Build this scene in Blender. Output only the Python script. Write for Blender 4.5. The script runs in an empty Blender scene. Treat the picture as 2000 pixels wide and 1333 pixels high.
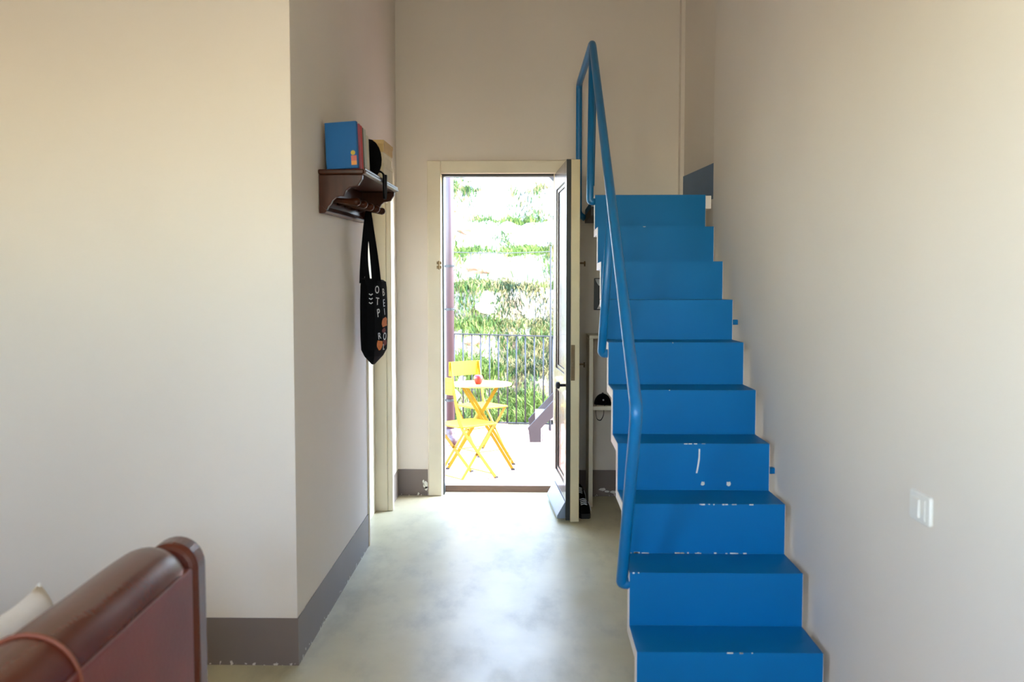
import bpy, bmesh, math, random
from mathutils import Vector, Matrix, noise
random.seed(7)
SC = bpy.context.scene
COL = SC.collection
R = math.radians

# ------------------------------------------------------------------ camera
cam = bpy.data.cameras.new('camera'); camo = bpy.data.objects.new('camera', cam); COL.objects.link(camo)
cam.sensor_width = 36.0; cam.lens = 1800 / 2000 * 36.0
cam.clip_start = 0.05; cam.clip_end = 500
camo.location = (0, 0, 1.45)
camo.rotation_euler = (math.pi / 2 - math.atan(101.5 / 1800), 0, math.atan(40 / 1800))
SC.camera = camo
cam.dof.use_dof = True; cam.dof.focus_distance = 6.2; cam.dof.aperture_fstop = 3.2

# ------------------------------------------------------------------ light
W = bpy.data.worlds.new('sky'); SC.world = W; W.use_nodes = True
nt = W.node_tree; bg = nt.nodes['Background']
sky = nt.nodes.new('ShaderNodeTexSky'); sky.sky_type = 'NISHITA'; sky.sun_disc = False
sky.sun_elevation = R(50); sky.sun_rotation = R(85); sky.air_density = 1.0; sky.dust_density = 0.6
nt.links.new(sky.outputs[0], bg.inputs[0]); bg.inputs[1].default_value = 6.0

sun = bpy.data.lights.new('sun', 'SUN'); sun.energy = 14.0; sun.angle = R(0.6); sun.color = (1, .97, .93)
suno = bpy.data.objects.new('sun', sun); COL.objects.link(suno)
suno.rotation_euler = Vector((-.62, .10, -.78)).to_track_quat('-Z', 'Y').to_euler()
suno.location = (8, 6, 14)

def area(name, loc, target, sx, sy, power, color):
    l = bpy.data.lights.new(name, 'AREA'); l.shape = 'RECTANGLE'; l.size = sx; l.size_y = sy
    l.energy = power; l.color = color
    o = bpy.data.objects.new(name, l); COL.objects.link(o); o.location = loc
    o.rotation_euler = (Vector(target) - Vector(loc)).to_track_quat('-Z', 'Y').to_euler()
    return o
XL0 = -2.09
# added warm fill lamps at two made-up windows behind the viewer
area('window_daylight_left', (-1.0, -2.25, 2.0), (-1.0, 4, 1.0), 1.0, .85, 15, (1, .90, .79))
area('window_daylight_right', (0.45, -2.25, 2.0), (0.3, 4, 1.3), 0.9, .85, 11, (1, .90, .79))
# added fill lamp at the left wall, brightening the right wall
area('window_daylight_side', (XL0 - .16, -0.55, 2.0), (1.0, 0.9, 1.0), 1.1, 1.4, 25, (1, .90, .77))

SC.view_settings.view_transform = 'Standard'; SC.view_settings.look = 'None'
SC.view_settings.gamma = 1.0; SC.view_settings.use_curve_mapping = False
SC.view_settings.exposure = 0.12

# ------------------------------------------------------------------ materials
def lin(r, g, b):
    f = lambda c: (c / 255 / 12.92) if c / 255 <= .04045 else ((c / 255 + .055) / 1.055) ** 2.4
    return (f(r), f(g), f(b), 1)

def mat(name, rgb, rough=.6, vary=.06, scale=6.0, bump=0.0, bscale=60.0, metal=0.0, coat=0.0, spec=.5, stretch=(1, 1, 1), rvary=0.0):
    m = bpy.data.materials.new(name); m.use_nodes = True
    t = m.node_tree; b = t.nodes['Principled BSDF']; L = t.links.new
    b.inputs['Roughness'].default_value = rough; b.inputs['Metallic'].default_value = metal
    b.inputs['Coat Weight'].default_value = coat; b.inputs['Specular IOR Level'].default_value = spec
    c = lin(*rgb)
    tc = t.nodes.new('ShaderNodeTexCoord'); mp = t.nodes.new('ShaderNodeMapping'); mp.inputs['Scale'].default_value = stretch
    L(tc.outputs['Object'], mp.inputs[0])
    n = t.nodes.new('ShaderNodeTexNoise'); n.inputs['Scale'].default_value = scale; n.inputs['Detail'].default_value = 5
    L(mp.outputs[0], n.inputs['Vector'])
    r = t.nodes.new('ShaderNodeValToRGB'); r.color_ramp.elements[0].position = .3; r.color_ramp.elements[1].position = .7
    r.color_ramp.elements[0].color = tuple(x * (1 - vary) for x in c[:3]) + (1,)
    r.color_ramp.elements[1].color = tuple(min(1, x * (1 + vary)) for x in c[:3]) + (1,)
    L(n.outputs['Fac'], r.inputs[0]); L(r.outputs[0], b.inputs['Base Color'])
    if rvary:
        mr = t.nodes.new('ShaderNodeMapRange'); mr.inputs[1].default_value = .3; mr.inputs[2].default_value = .7
        mr.inputs[3].default_value = rough - rvary; mr.inputs[4].default_value = rough + rvary
        L(n.outputs['Fac'], mr.inputs[0]); L(mr.outputs[0], b.inputs['Roughness'])
    if bump:
        n2 = t.nodes.new('ShaderNodeTexNoise'); n2.inputs['Scale'].default_value = bscale; n2.inputs['Detail'].default_value = 4
        L(mp.outputs[0], n2.inputs['Vector'])
        bp = t.nodes.new('ShaderNodeBump'); bp.inputs['Strength'].default_value = bump; bp.inputs['Distance'].default_value = .01
        L(n2.outputs['Fac'], bp.inputs['Height']); L(bp.outputs[0], b.inputs['Normal'])
    return m

M = {}
M['plaster'] = mat('plaster', (227, 216, 202), .75, .025, 1.3, .12, 9, spec=.25)
M['ceiling'] = mat('ceiling_paint', (225, 220, 210), .8, .02, 1)
M['skirt_blue'] = mat('blue_skirting_paint', (88, 116, 148), .5, .05, 5)
M['stair_blue'] = mat('blue_stair_paint', (0, 104, 160), .45, .05, 3, .05, 14, spec=.15)
M['rail_blue'] = mat('blue_rail_paint', (0, 106, 162), .32, .04, 4)
M['stair_white'] = mat('stair_white_edge', (238, 228, 220), .5, .03, 6)
M['chip'] = mat('bare_chip', (226, 224, 212), .7, .08, 40)
M['cream'] = mat('cream_gloss_paint', (222, 210, 184), .4, .04, 5)
M['cream_edge'] = mat('cream_door_edge', (214, 198, 158), .45, .05, 6)
M['dark_edge'] = mat('dark_door_edge', (22, 26, 20), .5, .08, 8)
M['door_brown'] = mat('dark_brown_door', (72, 56, 46), .26, .18, 4, .08, 30, stretch=(8, 8, .6), coat=.25)
M['weather'] = mat('weather_bar_paint', (120, 134, 148), .4, .05, 9)
M['brass'] = mat('aged_metal', (110, 92, 66), .4, .12, 40, metal=.8)
M['iron'] = mat('dark_iron', (22, 22, 24), .6, .1, 30)
M['stone'] = mat('threshold_stone', (214, 206, 198), .6, .08, 12, .1, 60)
M['stone_brown'] = mat('threshold_wood', (120, 92, 76), .6, .15, 12, stretch=(1, 10, 10))
M['rack'] = mat('walnut_rack', (62, 30, 15), .30, .3, 7, .02, 40, stretch=(5, 5, 1), spec=.15)
M['leather'] = mat('brown_leather', (88, 34, 18), .27, .10, 5.0, .04, 90)
M['leather_dark'] = mat('brown_leather_panel', (112, 36, 26), .42, .2, 4.0, .12, 130)
M['piping'] = mat('tan_piping', (118, 56, 26), .5, .12, 30)
M['pillow'] = mat('white_linen', (236, 228, 214), .9, .03, 20, .15, 300)
M['black'] = mat('black_cloth', (7, 7, 9), .9, .2, 50, .15, 300, spec=.12)
M['black_gloss'] = mat('black_plastic', (14, 14, 15), .35, .1, 30)
M['white_print'] = mat('white_print', (225, 225, 225), .7, .02, 20)
M['orange_print'] = mat('orange_print', (214, 118, 54), .7, .15, 60)
M['red_print'] = mat('dark_red_print', (110, 34, 24), .7, .1, 60)
M['book_blue'] = mat('blue_cover', (0, 90, 152), .6, .04, 8)
M['book_red'] = mat('red_cover', (190, 40, 44), .5, .05, 8)
M['book_pink'] = mat('pink_cover', (176, 84, 100), .5, .05, 8)
M['book_green'] = mat('green_cover', (52, 76, 48), .5, .3, 60)
M['book_grey'] = mat('grey_cover', (188, 188, 178), .5, .05, 8)
M['book_dark'] = mat('dark_cover', (70, 66, 60), .5, .05, 8)
M['book_cream'] = mat('cream_cover', (206, 194, 168), .5, .05, 8)
M['paper'] = mat('paper_pages', (226, 214, 190), .8, .06, 200, stretch=(1, 1, 8))
M['sticker'] = mat('sticker_orange', (222, 150, 78), .5, .1, 20)
M['sticker_y'] = mat('sticker_yellow', (196, 170, 60), .5, .1, 20)
M['sticker_p'] = mat('sticker_pink', (206, 110, 96), .5, .1, 20)
M['cardboard'] = mat('cardboard', (204, 172, 116), .8, .08, 14)
M['cardboard2'] = mat('pale_cardboard', (222, 208, 176), .8, .06, 14)
M['switch'] = mat('switch_plastic', (232, 226, 214), .35, .01, 4)
M['yellow'] = mat('yellow_enamel', (149, 119, 4), .5, .05, 10, spec=.2)
M['yellow_leg'] = mat('yellow_leg_enamel', (118, 90, 3), .5, .06, 10, spec=.2)  # same enamel darkened, putting the legs' shade into the colour
M['table_top'] = mat('pale_yellow_top', (172, 148, 70), .4, .04, 10)
M['apple'] = mat('red_apple_skin', (150, 3, 10), .35, .2, 8)
M['stem'] = mat('stem_brown', (70, 50, 30), .7, .1, 30)
M['rubber'] = mat('black_rubber', (30, 30, 30), .8, .1, 30)
M['pipe'] = mat('mauve_pipe_paint', (58, 40, 44), .5, .08, 7)
M['out_wall'] = mat('white_render', (236, 232, 224), .85, .04, 3, .2, 40)
M['rail_iron'] = mat('grey_railing_paint', (30, 30, 34), .5, .08, 20)
M['ext_stair'] = mat('brown_steel', (32, 23, 23), .55, .1, 8)
M['ext_tread'] = mat('pale_tread', (214, 206, 200), .7, .06, 8)
M['grey_steel'] = mat('grey_steel', (32, 32, 34), .5, .08, 8)
M['tile_a'] = mat('terracotta_tile', (160, 112, 96), .7, .12, 9, .1, 80)
M['tile_b'] = mat('pale_terracotta_tile', (178, 134, 118), .7, .12, 9, .1, 80)
M['grout'] = mat('tile_grout', (120, 100, 92), .9, .08, 20)
M['rock'] = mat('pale_rock', (206, 200, 190), .9, .22, 7, .4, 20)
M['brown_rock'] = mat('brown_rock', (150, 112, 90), .9, .22, 7, .4, 20)

def skirt_material(name, rgb):
    """grey painted band, with flakes of bare plaster knocked out along its bottom edge"""
    m = mat(name, rgb, .5, .05, 3); t = m.node_tree; L = t.links.new; b = t.nodes['Principled BSDF']
    src = b.inputs['Base Color'].links[0].from_socket
    tc = t.nodes.new('ShaderNodeTexCoord'); sp = t.nodes.new('ShaderNodeSeparateXYZ'); L(tc.outputs['Object'], sp.inputs[0])
    n = t.nodes.new('ShaderNodeTexNoise'); n.inputs['Scale'].default_value = 48; n.inputs['Detail'].default_value = 4
    L(tc.outputs['Object'], n.inputs['Vector'])
    mr = t.nodes.new('ShaderNodeMapRange'); mr.inputs[1].default_value = 0.0; mr.inputs[2].default_value = .055
    mr.inputs[3].default_value = .20; mr.inputs[4].default_value = -.1; L(sp.outputs['Z'], mr.inputs[0])
    a = t.nodes.new('ShaderNodeMath'); a.operation = 'ADD'; L(n.outputs['Fac'], a.inputs[0]); L(mr.outputs[0], a.inputs[1])
    g = t.nodes.new('ShaderNodeMath'); g.operation = 'GREATER_THAN'; g.inputs[1].default_value = .765; L(a.outputs[0], g.inputs[0])
    mx = t.nodes.new('ShaderNodeMix'); mx.data_type = 'RGBA'; L(g.outputs[0], mx.inputs[0])
    L(src, mx.inputs[6]); mx.inputs[7].default_value = lin(214, 206, 196); L(mx.outputs[2], b.inputs['Base Color'])
    return m
M['skirt'] = skirt_material('grey_skirting_paint', (120, 107, 99))

def floor_material():
    m = bpy.data.materials.new('polished_concrete'); m.use_nodes = True
    t = m.node_tree; b = t.nodes['Principled BSDF']; L = t.links.new
    tc = t.nodes.new('ShaderNodeTexCoord')
    n = t.nodes.new('ShaderNodeTexNoise'); n.inputs['Scale'].default_value = 1.7; n.inputs['Detail'].default_value = 8; n.inputs['Roughness'].default_value = .62
    L(tc.outputs['Object'], n.inputs['Vector'])
    r = t.nodes.new('ShaderNodeValToRGB'); e = r.color_ramp.elements
    e[0].position = .28; e[0].color = lin(180, 170, 134); e[1].position = .72; e[1].color = lin(206, 196, 160)
    L(n.outputs['Fac'], r.inputs[0])
    # long dark trodden scuffs
    mp = t.nodes.new('ShaderNodeMapping'); mp.inputs['Scale'].default_value = (2.6, 1.1, 1); mp.inputs['Rotation'].default_value = (0, 0, .5)
    L(tc.outputs['Object'], mp.inputs[0])
    n2 = t.nodes.new('ShaderNodeTexNoise'); n2.inputs['Scale'].default_value = 2.1; n2.inputs['Detail'].default_value = 10; n2.inputs['Roughness'].default_value = .62
    L(mp.outputs[0], n2.inputs['Vector'])
    r2 = t.nodes.new('ShaderNodeValToRGB'); r2.color_ramp.elements[0].position = .50; r2.color_ramp.elements[0].color = (0, 0, 0, 1)
    r2.color_ramp.elements[1].position = .76; r2.color_ramp.elements[1].color = (1, 1, 1, 1); L(n2.outputs['Fac'], r2.inputs[0])
    mx = t.nodes.new('ShaderNodeMix'); mx.data_type = 'RGBA'; mx.inputs[7].default_value = lin(132, 124, 100)
    mm = t.nodes.new('ShaderNodeMath'); mm.operation = 'MULTIPLY'; mm.inputs[1].default_value = .5
    L(r2.outputs[0], mm.inputs[0]); L(mm.outputs[0], mx.inputs[0]); L(r.outputs[0], mx.inputs[6]); L(mx.outputs[2], b.inputs['Base Color'])
    mr = t.nodes.new('ShaderNodeMapRange'); mr.inputs[1].default_value = .35; mr.inputs[2].default_value = .7
    mr.inputs[3].default_value = .285; mr.inputs[4].default_value = .43; L(n2.outputs['Fac'], mr.inputs[0]); L(mr.outputs[0], b.inputs['Roughness'])
    b.inputs['Specular IOR Level'].default_value = .85
    return m
M['floor'] = floor_material()

def hill_material():
    m = bpy.data.materials.new('terraced_earth'); m.use_nodes = True
    t = m.node_tree; b = t.nodes['Principled BSDF']; L = t.links.new; b.inputs['Roughness'].default_value = .95
    b.inputs['Specular IOR Level'].default_value = .1
    tc = t.nodes.new('ShaderNodeTexCoord')
    n = t.nodes.new('ShaderNodeTexNoise'); n.inputs['Scale'].default_value = 3.4; n.inputs['Detail'].default_value = 9; n.inputs['Roughness'].default_value = .7
    L(tc.outputs['Object'], n.inputs['Vector'])
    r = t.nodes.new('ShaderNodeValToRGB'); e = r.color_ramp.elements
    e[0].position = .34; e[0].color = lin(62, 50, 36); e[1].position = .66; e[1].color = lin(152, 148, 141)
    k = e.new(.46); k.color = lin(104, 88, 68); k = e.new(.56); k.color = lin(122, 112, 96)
    # soil colour paled towards the top, imitating bright haze on the slope
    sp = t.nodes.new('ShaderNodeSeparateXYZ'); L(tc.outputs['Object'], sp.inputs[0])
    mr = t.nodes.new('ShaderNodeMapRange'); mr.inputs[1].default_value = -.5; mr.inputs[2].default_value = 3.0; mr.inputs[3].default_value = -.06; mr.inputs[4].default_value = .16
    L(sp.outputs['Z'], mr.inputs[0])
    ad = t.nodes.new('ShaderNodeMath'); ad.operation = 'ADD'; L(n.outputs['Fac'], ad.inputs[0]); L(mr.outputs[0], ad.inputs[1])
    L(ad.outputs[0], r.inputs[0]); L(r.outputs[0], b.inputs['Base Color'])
    n2 = t.nodes.new('ShaderNodeTexNoise'); n2.inputs['Scale'].default_value = 14; n2.inputs['Detail'].default_value = 8
    L(tc.outputs['Object'], n2.inputs['Vector'])
    bp = t.nodes.new('ShaderNodeBump'); bp.inputs['Strength'].default_value = .8; bp.inputs['Distance'].default_value = .05
    L(n2.outputs['Fac'], bp.inputs['Height']); L(bp.outputs[0], b.inputs['Normal'])
    return m
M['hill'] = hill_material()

def grass_material():
    m = bpy.data.materials.new('grass_blades'); m.use_nodes = True
    t = m.node_tree; b = t.nodes['Principled BSDF']; L = t.links.new; b.inputs['Roughness'].default_value = .7
    b.inputs['Specular IOR Level'].default_value = .2
    a = t.nodes.new('ShaderNodeAttribute'); a.attribute_name = 'tint'
    L(a.outputs['Color'], b.inputs['Base Color'])
    return m
M['grass'] = grass_material()

# ------------------------------------------------------------------ helpers
def link(name, me, m=None, parent=None):
    o = bpy.data.objects.new(name, me); COL.objects.link(o)
    if m is not None and me is not None: me.materials.append(m)
    if parent is not None: o.parent = parent
    return o
def obj(name, bm, m, parent=None, smooth=False, loc=None, world=False, bevel=0.0, seg=2, subsurf=0):
    if world and parent is not None:
        p = parent; off = Vector((0, 0, 0))
        while p is not None: off += p.location; p = p.parent
        bmesh.ops.translate(bm, verts=bm.verts, vec=-off)
    bmesh.ops.recalc_face_normals(bm, faces=bm.faces)
    me = bpy.data.meshes.new(name); bm.to_mesh(me); bm.free()
    if smooth:
        for p in me.polygons: p.use_smooth = True
    o = link(name, me, m, parent)
    if loc is not None: o.location = loc
    if bevel:
        b = o.modifiers.new('bevel', 'BEVEL'); b.width = bevel; b.segments = seg; b.limit_method = 'ANGLE'; b.angle_limit = R(40)
    if subsurf:
        s = o.modifiers.new('sub', 'SUBSURF'); s.levels = subsurf; s.render_levels = subsurf
    return o
def thing(name, label, cat, loc=(0, 0, 0), rot=(0, 0, 0), group=None):
    o = bpy.data.objects.new(name, None); COL.objects.link(o); o.location = loc; o.rotation_euler = rot
    o.empty_display_size = .1
    return tag(o, label, cat, group)
def tag(o, label, cat, group=None):
    o['label'] = label; o['category'] = cat
    if group: o['group'] = group
    return o
def struct(o):
    o['kind'] = 'structure'; return o
def B(): return bmesh.new()
def box(bm, x0, x1, y0, y1, z0, z1):
    v = [bm.verts.new(p) for p in ((x0, y0, z0), (x1, y0, z0), (x1, y1, z0), (x0, y1, z0), (x0, y0, z1), (x1, y0, z1), (x1, y1, z1), (x0, y1, z1))]
    for f in ((3, 2, 1, 0), (4, 5, 6, 7), (0, 1, 5, 4), (1, 2, 6, 5), (2, 3, 7, 6), (3, 0, 4, 7)): bm.faces.new([v[i] for i in f])
    return bm
def bx(*a): return box(B(), *a)
def prism(bm, prof, axis, a, b):
    """closed 2-D outline extruded along an axis ('x': outline is (y,z); 'y': (x,z); 'z': (x,y))"""
    def P(u, v, w): return {'x': (w, u, v), 'y': (u, w, v), 'z': (u, v, w)}[axis]
    A = [bm.verts.new(P(u, v, a)) for u, v in prof]; C = [bm.verts.new(P(u, v, b)) for u, v in prof]
    n = len(prof); bm.faces.new(A); bm.faces.new(C[::-1])
    for i in range(n): bm.faces.new((A[i], C[i], C[(i + 1) % n], A[(i + 1) % n]))
    return bm
def fillet(pts, r, n=6):
    pts = [Vector(p) for p in pts]; out = [pts[0]]
    for i in range(1, len(pts) - 1):
        p = pts[i]; a = (pts[i - 1] - p); b = (pts[i + 1] - p)
        d = min(r, a.length * .48, b.length * .48); s = p + a.normalized() * d; e = p + b.normalized() * d
        for k in range(n + 1):
            t = k / n; out.append(s * (1 - t) ** 2 + p * 2 * t * (1 - t) + e * t * t)
    out.append(pts[-1]); return out
def tube(bm, pts, r, seg=10, caps=True, radii=None):
    pts = [Vector(p) for p in pts]; rings = []; prev = None
    for i, p in enumerate(pts):
        d = (pts[min(i + 1, len(pts) - 1)] - pts[max(i - 1, 0)]).normalized()
        if prev is None:
            u = Vector((0, 0, 1)) if abs(d.z) < .9 else Vector((1, 0, 0))
            u = (u - d * u.dot(d)).normalized()
        else: u = (prev - d * prev.dot(d)).normalized()
        prev = u; w = d.cross(u); rr = radii[i] if radii else r
        rings.append([bm.verts.new(p + (u * math.cos(2 * math.pi * k / seg) + w * math.sin(2 * math.pi * k / seg)) * rr) for k in range(seg)])
    for a, b in zip(rings, rings[1:]):
        for k in range(seg): bm.faces.new((a[k], a[(k + 1) % seg], b[(k + 1) % seg], b[k]))
    if caps: bm.faces.new(rings[0][::-1]); bm.faces.new(rings[-1])
    return bm
def flatbar(bm, pts, w, t, side):
    """rectangular bar along a polyline; `side` is the direction of its width"""
    pts = [Vector(p) for p in pts]; side = Vector(side).normalized(); rings = []
    for i, p in enumerate(pts):
        d = (pts[min(i + 1, len(pts) - 1)] - pts[max(i - 1, 0)]).normalized(); n = d.cross(side).normalized()
        rings.append([bm.verts.new(p + side * a * w / 2 + n * b * t / 2) for a, b in ((-1, -1), (1, -1), (1, 1), (-1, 1))])
    for a, b in zip(rings, rings[1:]):
        for k in range(4): bm.faces.new((a[k], a[(k + 1) % 4], b[(k + 1) % 4], b[k]))
    bm.faces.new(rings[0][::-1]); bm.faces.new(rings[-1]); return bm
def lathe(bm, prof, seg=24, c=(0, 0, 0)):
    rings = []
    for r, z in prof:
        rings.append([bm.verts.new((c[0] + r * math.cos(2 * math.pi * k / seg), c[1] + r * math.sin(2 * math.pi * k / seg), c[2] + z)) for k in range(seg)])
    for a, b in zip(rings, rings[1:]):
        for k in range(seg): bm.faces.new((a[k], a[(k + 1) % seg], b[(k + 1) % seg], b[k]))
    bm.faces.new(rings[0][::-1]); bm.faces.new(rings[-1]); return bm
def loft(bm, rings, caps=True):
    V = [[bm.verts.new(p) for p in r] for r in rings]; n = len(V[0])
    for a, b in zip(V, V[1:]):
        for k in range(n): bm.faces.new((a[k], a[(k + 1) % n], b[(k + 1) % n], b[k]))
    if caps: bm.faces.new(V[0][::-1]); bm.faces.new(V[-1])
    return bm
def copy_tree(o, parent=None):
    c = o.copy(); COL.objects.link(c)
    if parent is not None: c.parent = parent
    for ch in [k for k in o.children]: copy_tree(ch, c)
    return c
def text_mesh(s, size):
    cu = bpy.data.curves.new('lettering', 'FONT'); cu.body = s; cu.size = size; cu.extrude = .0004; cu.align_x = 'CENTER'; cu.align_y = 'CENTER'
    o = bpy.data.objects.new('lettering', cu); COL.objects.link(o)
    dg = bpy.context.evaluated_depsgraph_get(); me = bpy.data.meshes.new_from_object(o.evaluated_get(dg))
    bpy.data.objects.remove(o); return me

# ------------------------------------------------------------------ room shell
XL, XC, XR = -2.09, -.918, 1.035        # left wall, corridor wall, right wall
YF, YB = 3.461, 6.40                    # partition facing the room, back wall
YR, ZC = -2.1, 4.3                      # wall behind the viewer, ceiling
struct(obj('floor', bx(XL - .1, 2.2, YR - .2, 6.54, -.15, 0), M['floor']))
struct(obj('ceiling', bx(XL - .2, 2.3, YR - .2, YB + .12, ZC, ZC + .15), M['ceiling']))
b = bx(XL - .15, XL, YR - .2, -1.15, 0, ZC); box(b, XL - .15, XL, .05, YF + .1, 0, ZC); box(b, XL - .15, XL, -1.15, .05, 0, 1.1); box(b, XL - .15, XL, -1.15, .05, 2.6, ZC)
struct(obj('wall_far_left', b, M['plaster']))
b = bx(XL - .10, XL - .04, -1.15, -1.10, 1.1, 2.6); box(b, XL - .10, XL - .04, 0, .05, 1.1, 2.6); box(b, XL - .10, XL - .04, -1.10, 0, 1.1, 1.15); box(b, XL - .10, XL - .04, -1.10, 0, 2.55, 2.6); box(b, XL - .10, XL - .04, -.575, -.525, 1.15, 2.55)
struct(obj('window_3', b, M['cream']))  # unseen opening, added to throw light on the right wall
# partition that faces the viewer, then the corridor wall with its door opening
struct(obj('wall_front_left', bx(XL, -.903, YF, YF + .12, 0, ZC), M['plaster']))
def XW(y): return -.903 - .0136 * (y - YF)      # the corridor wall is not quite square to the room
def wslab(bm, y0, y1, z0, z1, d0, d1): return prism(bm, [(XW(y0) + d0, y0), (XW(y0) + d1, y0), (XW(y1) + d1, y1), (XW(y1) + d0, y1)], 'z', z0, z1)
b = wslab(B(), YF + .12, 5.115, 0, ZC, -.12, 0); wslab(b, 5.115, 5.95, 2.035, ZC, -.12, 0); wslab(b, 5.95, YB, 0, ZC, -.12, 0)
struct(obj('wall_left', b, M['plaster']))
# back wall with the balcony door opening
b = bx(XC - .16, -.665, YB, YB + .11, 0, ZC); box(b, -.665, .20, YB, YB + .11, 2.285, ZC); box(b, .20, 2.3, YB, YB + .11, 0, ZC)
struct(obj('wall_back', b, M['plaster']))
struct(obj('wall_right', bx(XR, XR + .15, YR - .2, 5.346, 0, ZC), M['plaster']))
b = B(); prism(b, [(.998, 6.4), (1.004, 6.355), (1.028, 6.345), (1.150, 5.25), (1.30, 5.25), (1.30, 6.4)], 'z', 0, ZC)
struct(obj('wall_recess', b, M['plaster']))
# rear wall with two unseen windows, made up to let in fill light
b = bx(XL, -1.55, YR - .15, YR, 0, ZC); box(b, -.45, -.05, YR - .15, YR, 0, ZC); box(b, .95, XR, YR - .15, YR, 0, ZC)
box(b, -1.55, -.45, YR - .15, YR, 0, 1.6); box(b, -.05, .95, YR - .15, YR, 0, 1.6)
box(b, -1.55, -.45, YR - .15, YR, 2.5, ZC); box(b, -.05, .95, YR - .15, YR, 2.5, ZC)
struct(obj('wall_rear', b, M['plaster']))
for i, (x0, x1) in enumerate(((-1.55, -.45), (-.05, .95))):
    b = bx(x0, x0 + .05, YR - .1, YR - .04, 1.6, 2.5); box(b, x1 - .05, x1, YR - .1, YR - .04, 1.6, 2.5)
    box(b, x0, x1, YR - .1, YR - .04, 1.6, 1.65); box(b, x0, x1, YR - .1, YR - .04, 2.45, 2.5); box(b, (x0 + x1) / 2 - .025, (x0 + x1) / 2 + .025, YR - .1, YR - .04, 1.65, 2.45)
    struct(obj('window_%d' % (i + 1), b, M['cream']))

# painted skirting bands
SH = .185
struct(obj('baseboard_front_left', bx(XL, -.903, YF - .004, YF, 0, SH), M['skirt']))
struct(obj('baseboard_left', wslab(B(), YF - .004, 5.105, 0, SH, 0, .004), M['skirt']))
struct(obj('baseboard_left_end', wslab(B(), 5.985, YB, 0, SH, 0, .004), M['skirt']))
struct(obj('baseboard_back', bx(XW(YB) + .004, -.735, YB - .004, YB, 0, SH), M['skirt']))
struct(obj('baseboard_back_right', bx(.26, 1.0, YB - .004, YB, 0, SH), M['skirt']))
struct(obj('baseboard_far_left', bx(XL, XL + .004, YR, YF - .004, 0, SH), M['skirt']))
b = B(); prism(b, [(1.023, 6.345), (1.145, 5.25), (1.152, 5.25), (1.029, 6.345)], 'z', 2.0, 2.215)
struct(obj('baseboard_recess', b, M['skirt_blue']))
# knocked-off plaster at the foot of the back wall, beside the door frame
for cx, cz, s in ((-.752, .075, .022), (-.765, .095, .012), (-.80, .012, .010), (-.745, .05, .012)):
    b = B(); n = 9; random.seed(int(abs(cx) * 1000))
    prism(b, [(cx + math.cos(2 * math.pi * k / n) * s * random.uniform(.5, .95), cz + math.sin(2 * math.pi * k / n) * s * 1.4 * random.uniform(.6, 1.1)) for k in range(n)], 'y', YB - .0055, YB - .003)
    o = obj('plaster_chip', b, M['chip'], bpy.data.objects['baseboard_back'])
for cx, cz, s in ((.49, .05, .022), (.52, .035, .015), (.57, .03, .02), (.62, .02, .012)):
    b = B(); n = 9
    prism(b, [(cx + math.cos(2 * math.pi * k / n) * s * 1.5 * random.uniform(.5, .95), cz + math.sin(2 * math.pi * k / n) * s * .6 * random.uniform(.6, 1.1)) for k in range(n)], 'y', YB - .0055, YB - .003)
    o = obj('plaster_chip', b, M['chip'], bpy.data.objects['baseboard_back_right'])

# side door of the corridor: jamb, casings and the closed leaf set back in the wall
d2 = struct(obj('door_2', wslab(B(), 5.125, 5.95, 0, 2.02, -.115, -.085), M['cream']))
obj('far_jamb', wslab(B(), 5.925, 5.9495, 0, 2.033, -.12, -.006), M['cream'], d2, bevel=.004)
obj('far_casing', wslab(B(), 5.935, 5.985, 0, 2.06, -.010, .028), M['cream'], d2, bevel=.005)
obj('near_casing', wslab(B(), 5.106, 5.133, 0, 2.06, -.012, .010), M['cream'], d2, bevel=.005)
obj('head_casing', wslab(B(), 5.1335, 5.9345, 2.0, 2.06, -.012, .010), M['cream'], d2, bevel=.005)

# ------------------------------------------------------------------ balcony door: frame, threshold and open leaf
d1 = struct(obj('door_1', bx(-.727, -.632, YB - .022, YB + .0, 0, 2.333), M['cream'], bevel=.006))     # left casing
obj('head_casing', bx(-.632, .245, YB - .022, YB, 2.243, 2.333), M['cream'], d1, bevel=.006)
obj('right_casing', bx(.150, .245, YB - .022, YB, 0, 2.243), M['cream'], d1, bevel=.006)
b = bx(-.664, -.619, YB + .021, YB + .10, 0, 2.231); box(b, .167, .20, YB + .021, YB + .10, 0, 2.231); box(b, -.664, .199, YB + .021, YB + .10, 2.231, 2.284)
obj('rebate', b, M['dark_edge'], d1)
b = bx(-.666, -.628, YB - .001, YB + .02, 0, 2.24); box(b, .146, .166, YB - .001, YB + .02, 0, 2.24)
obj('inner_stop', b, M['cream'], d1)
b = bx(-.650, -.640, YB - .04, YB - .022, 1.585, 1.645); box(b, -.662, -.628, YB - .03, YB - .022, 1.59, 1.612); box(b, -.662, -.628, YB - .03, YB - .022, 1.62, 1.64)
obj('catch', b, M['brass'], d1, bevel=.002)
sill = struct(obj('trim_threshold', bx(-.665, .20, 6.545, 6.68, -.06, .05), M['stone'], bevel=.006))
obj('sill_face', bx(-.632, .167, 6.515, 6.544, 0, .046), M['stone_brown'], sill)

# the open leaf: local x runs from the hinge to the free edge, local y from the outer face to the inner one
hx, hy = .150, 6.372; fx, fy = .207, 5.655
ang = math.atan2(fy - hy, fx - hx); Lf = math.hypot(fx - hx, fy - hy)
leaf = thing('door_leaf', 'open two-tone balcony door, dark panelled outside and cream inside, swung towards the blue stairs', 'door', (hx, hy, .012), (0, 0, ang))
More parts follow.
